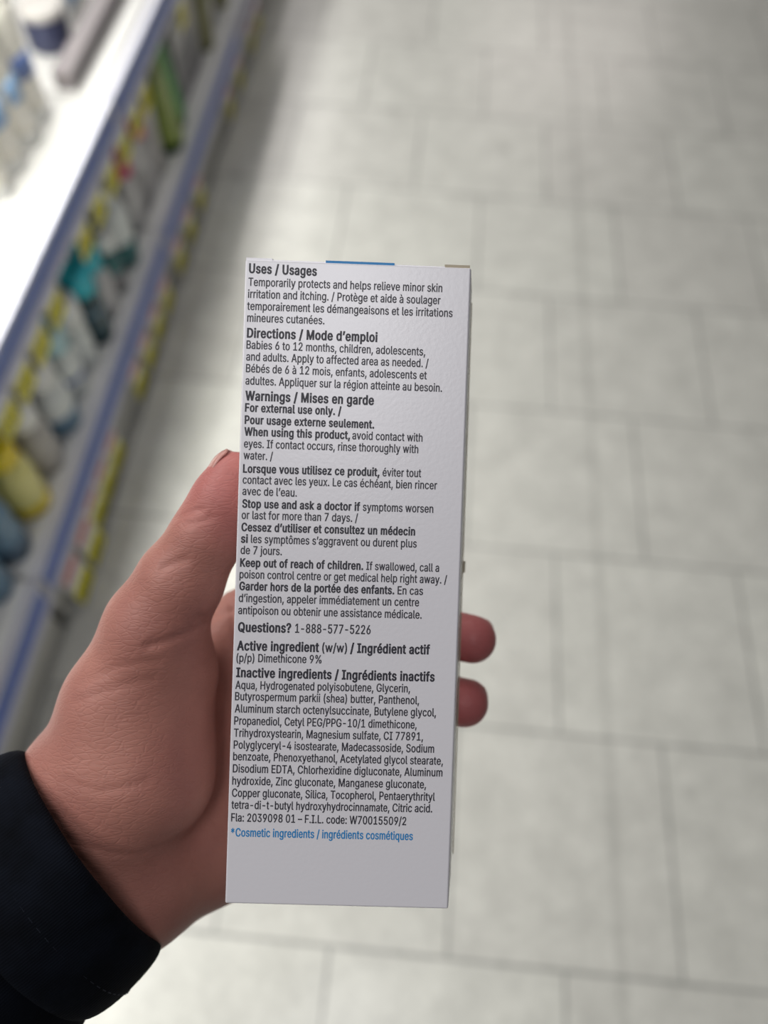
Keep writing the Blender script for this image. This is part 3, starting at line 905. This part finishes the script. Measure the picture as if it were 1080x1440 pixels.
def nail(tip, prev, side, r, ln, lab=None):
    """curved plate over the end of a finger; side = outward direction of the nail"""
    a = np.array(tip[:3]); u = a - np.array(prev[:3]); u /= np.linalg.norm(u)
    s = np.array(side, float); s -= u * (s @ u); s /= np.linalg.norm(s)
    w = np.cross(u, s)
    rings = []
    for i in range(9):
        q = -0.35 + 1.35 * i / 8
        l = q * ln
        over = max(0.0, l) / r
        rr = r * math.sqrt(max(0.05, 1 - min(over, 0.97) ** 2 * 0.75)) + 0.12
        row = []
        wd = 0.98 * math.sqrt(max(0.0, 1 - max(0.0, (abs(q - 0.33) - 0.5) / 0.25) ** 2)) if abs(q - 0.33) > 0.5 else 0.98
        for k in range(11):
            th = (-1 + 2 * k / 10) * max(wd, 0.35)
            row.append((a + u * l + (s * math.cos(th) + w * math.sin(th)) * rr) * mm)
        rings.append(row)
    b = bmesh.new()
    G = [[b.verts.new(p) for p in row] for row in rings]
    for p, q in zip(G[:-1], G[1:]):
        for k in range(10):
            b.faces.new((p[k], p[k + 1], q[k + 1], q[k]))
    o = obj('fingernail', b, NAIL, person, True)
    md = o.modifiers.new('thickness', 'SOLIDIFY'); md.thickness = 0.0005; md.offset = 0
    if lab:
        o['label'] = lab
    return o


nail(THUMB[0], THUMB[1], (-0.82, 0.42, -0.14), 7.6, 6.6, 'thumbnail seen edge on')
for fg in (INDEX, MIDDLE, RING, PINKY):
    nail(fg[3], fg[2], (0.15, 0.1, -1), fg[3][3] - 0.2, 4.6)

# sleeve: lofted rings round the forearm, centre, half chord (across) and half depth
CLOTH = mat_cloth()


def ring(cx, cy, cz, ux, uy, vx, vy, vz, s=1.0, seg=64, wob=0.0, ph=0.0):
    """s scales the ring; wob makes the cloth edge wavy"""
    out = []
    for k in range(seg):
        a = 2 * math.pi * k / seg
        w = 1 + wob * math.sin(5 * a + ph) + 0.6 * wob * math.sin(9 * a + 2 * ph)
        ca, sa = math.cos(a) * s * w, math.sin(a) * s * w
        out.append(((cx + ux * ca + vx * sa) * mm, (cy + uy * ca + vy * sa) * mm, (cz + vz * sa) * mm))
    return out


CUFF = [
    (-92.1, -103.6, -27.0, 19.7, -27.6, 5.9, 8.6, 26.0, 0.86, 0, 0),
    (-87.5, -100.0, -27.0, 19.7, -27.6, 5.9, 8.6, 26.0, 0.93, 0.012, 0),
    (-86.4, -99.2, -27.0, 19.9, -27.8, 5.9, 8.6, 27.0, 0.98, 0.014, 0),
    (-88.3, -100.6, -27.0, 20.3, -28.5, 5.9, 8.6, 28.0, 1, 0.012, 0.3),
    (-95.4, -105.3, -25.0, 21.6, -30.3, 5.8, 8.5, 30.0, 1, 0.006, 0.8),
    (-103.8, -110.0, -23.0, 23.0, -31.2, 5.3, 7.4, 32.0, 1, 0.006, 1.4),
    (-106.8, -112.1, -22.0, 22.5, -30.7, 5.3, 7.4, 32.0, 0.97, 0.006, 1.4),
]
SLEEVE = [
    (-102.8, -110.0, -23.0, 21.4, -29.8, 5.3, 7.4, 28.0, 0.9, 0, 0),
    (-108.0, -113.6, -22.0, 22.9, -30.7, 5.3, 7.4, 31.0, 0.93, 0.006, 2),
    (-113.5, -117.2, -20.0, 25.3, -31.4, 5.3, 7.3, 34.0, 0.98, 0.01, 2.5),
    (-125.4, -125.4, -16.0, 27.9, -33.8, 5.2, 7.2, 36.0, 1, 0.01, 3),
    (-142.0, -138.1, -11.0, 29.2, -35.0, 5.1, 7.0, 38.0, 1, 0.01, 3.6),
    (-153.4, -147.6, -8.0, 28.8, -34.5, 5.0, 6.9, 38.0, 1, 0.01, 4),
]
STITCH = (-97.2, -106.6, -24.5, 21.9, -30.4, 5.8, 8.5, 30.5, 1.05, 0.006, 0.9)
for nm, rows in (('jacket_cuff', CUFF), ('jacket_sleeve', SLEEVE)):
    b = loft([ring(*r[:8], s=r[8], wob=r[9], ph=r[10]) for r in rows], cap0=False, cap1=False)
    o = obj(nm, b, CLOTH, person, True)
    md = o.modifiers.new('thickness', 'SOLIDIFY'); md.thickness = 0.0022; md.offset = 1
    ss = o.modifiers.new('smooth', 'SUBSURF'); ss.levels = 1; ss.render_levels = 2
# stitched seam round the cuff
b = bmesh.new()
for r, s in ((STITCH, 1.0),):
    pts = ring(*r[:8], s=r[8], wob=r[9], ph=r[10], seg=150)
    for k in range(0, 150, 2):
        p, q = Vector(pts[k]), Vector(pts[(k + 1) % 150])
        d = (q - p); c = (p + q) / 2
        t_ = d.normalized(); n_ = (c - Vector((r[0], r[1], r[2])) * mm).normalized(); w_ = t_.cross(n_)
        hw = 0.00035
        loft([[p + n_ * hw, p + w_ * hw, p - n_ * hw, p - w_ * hw], [q + n_ * hw, q + w_ * hw, q - n_ * hw, q - w_ * hw]], bm=b)
obj('cuff_stitching', b, mat('navy_thread', (30, 36, 50), 0.8), person)
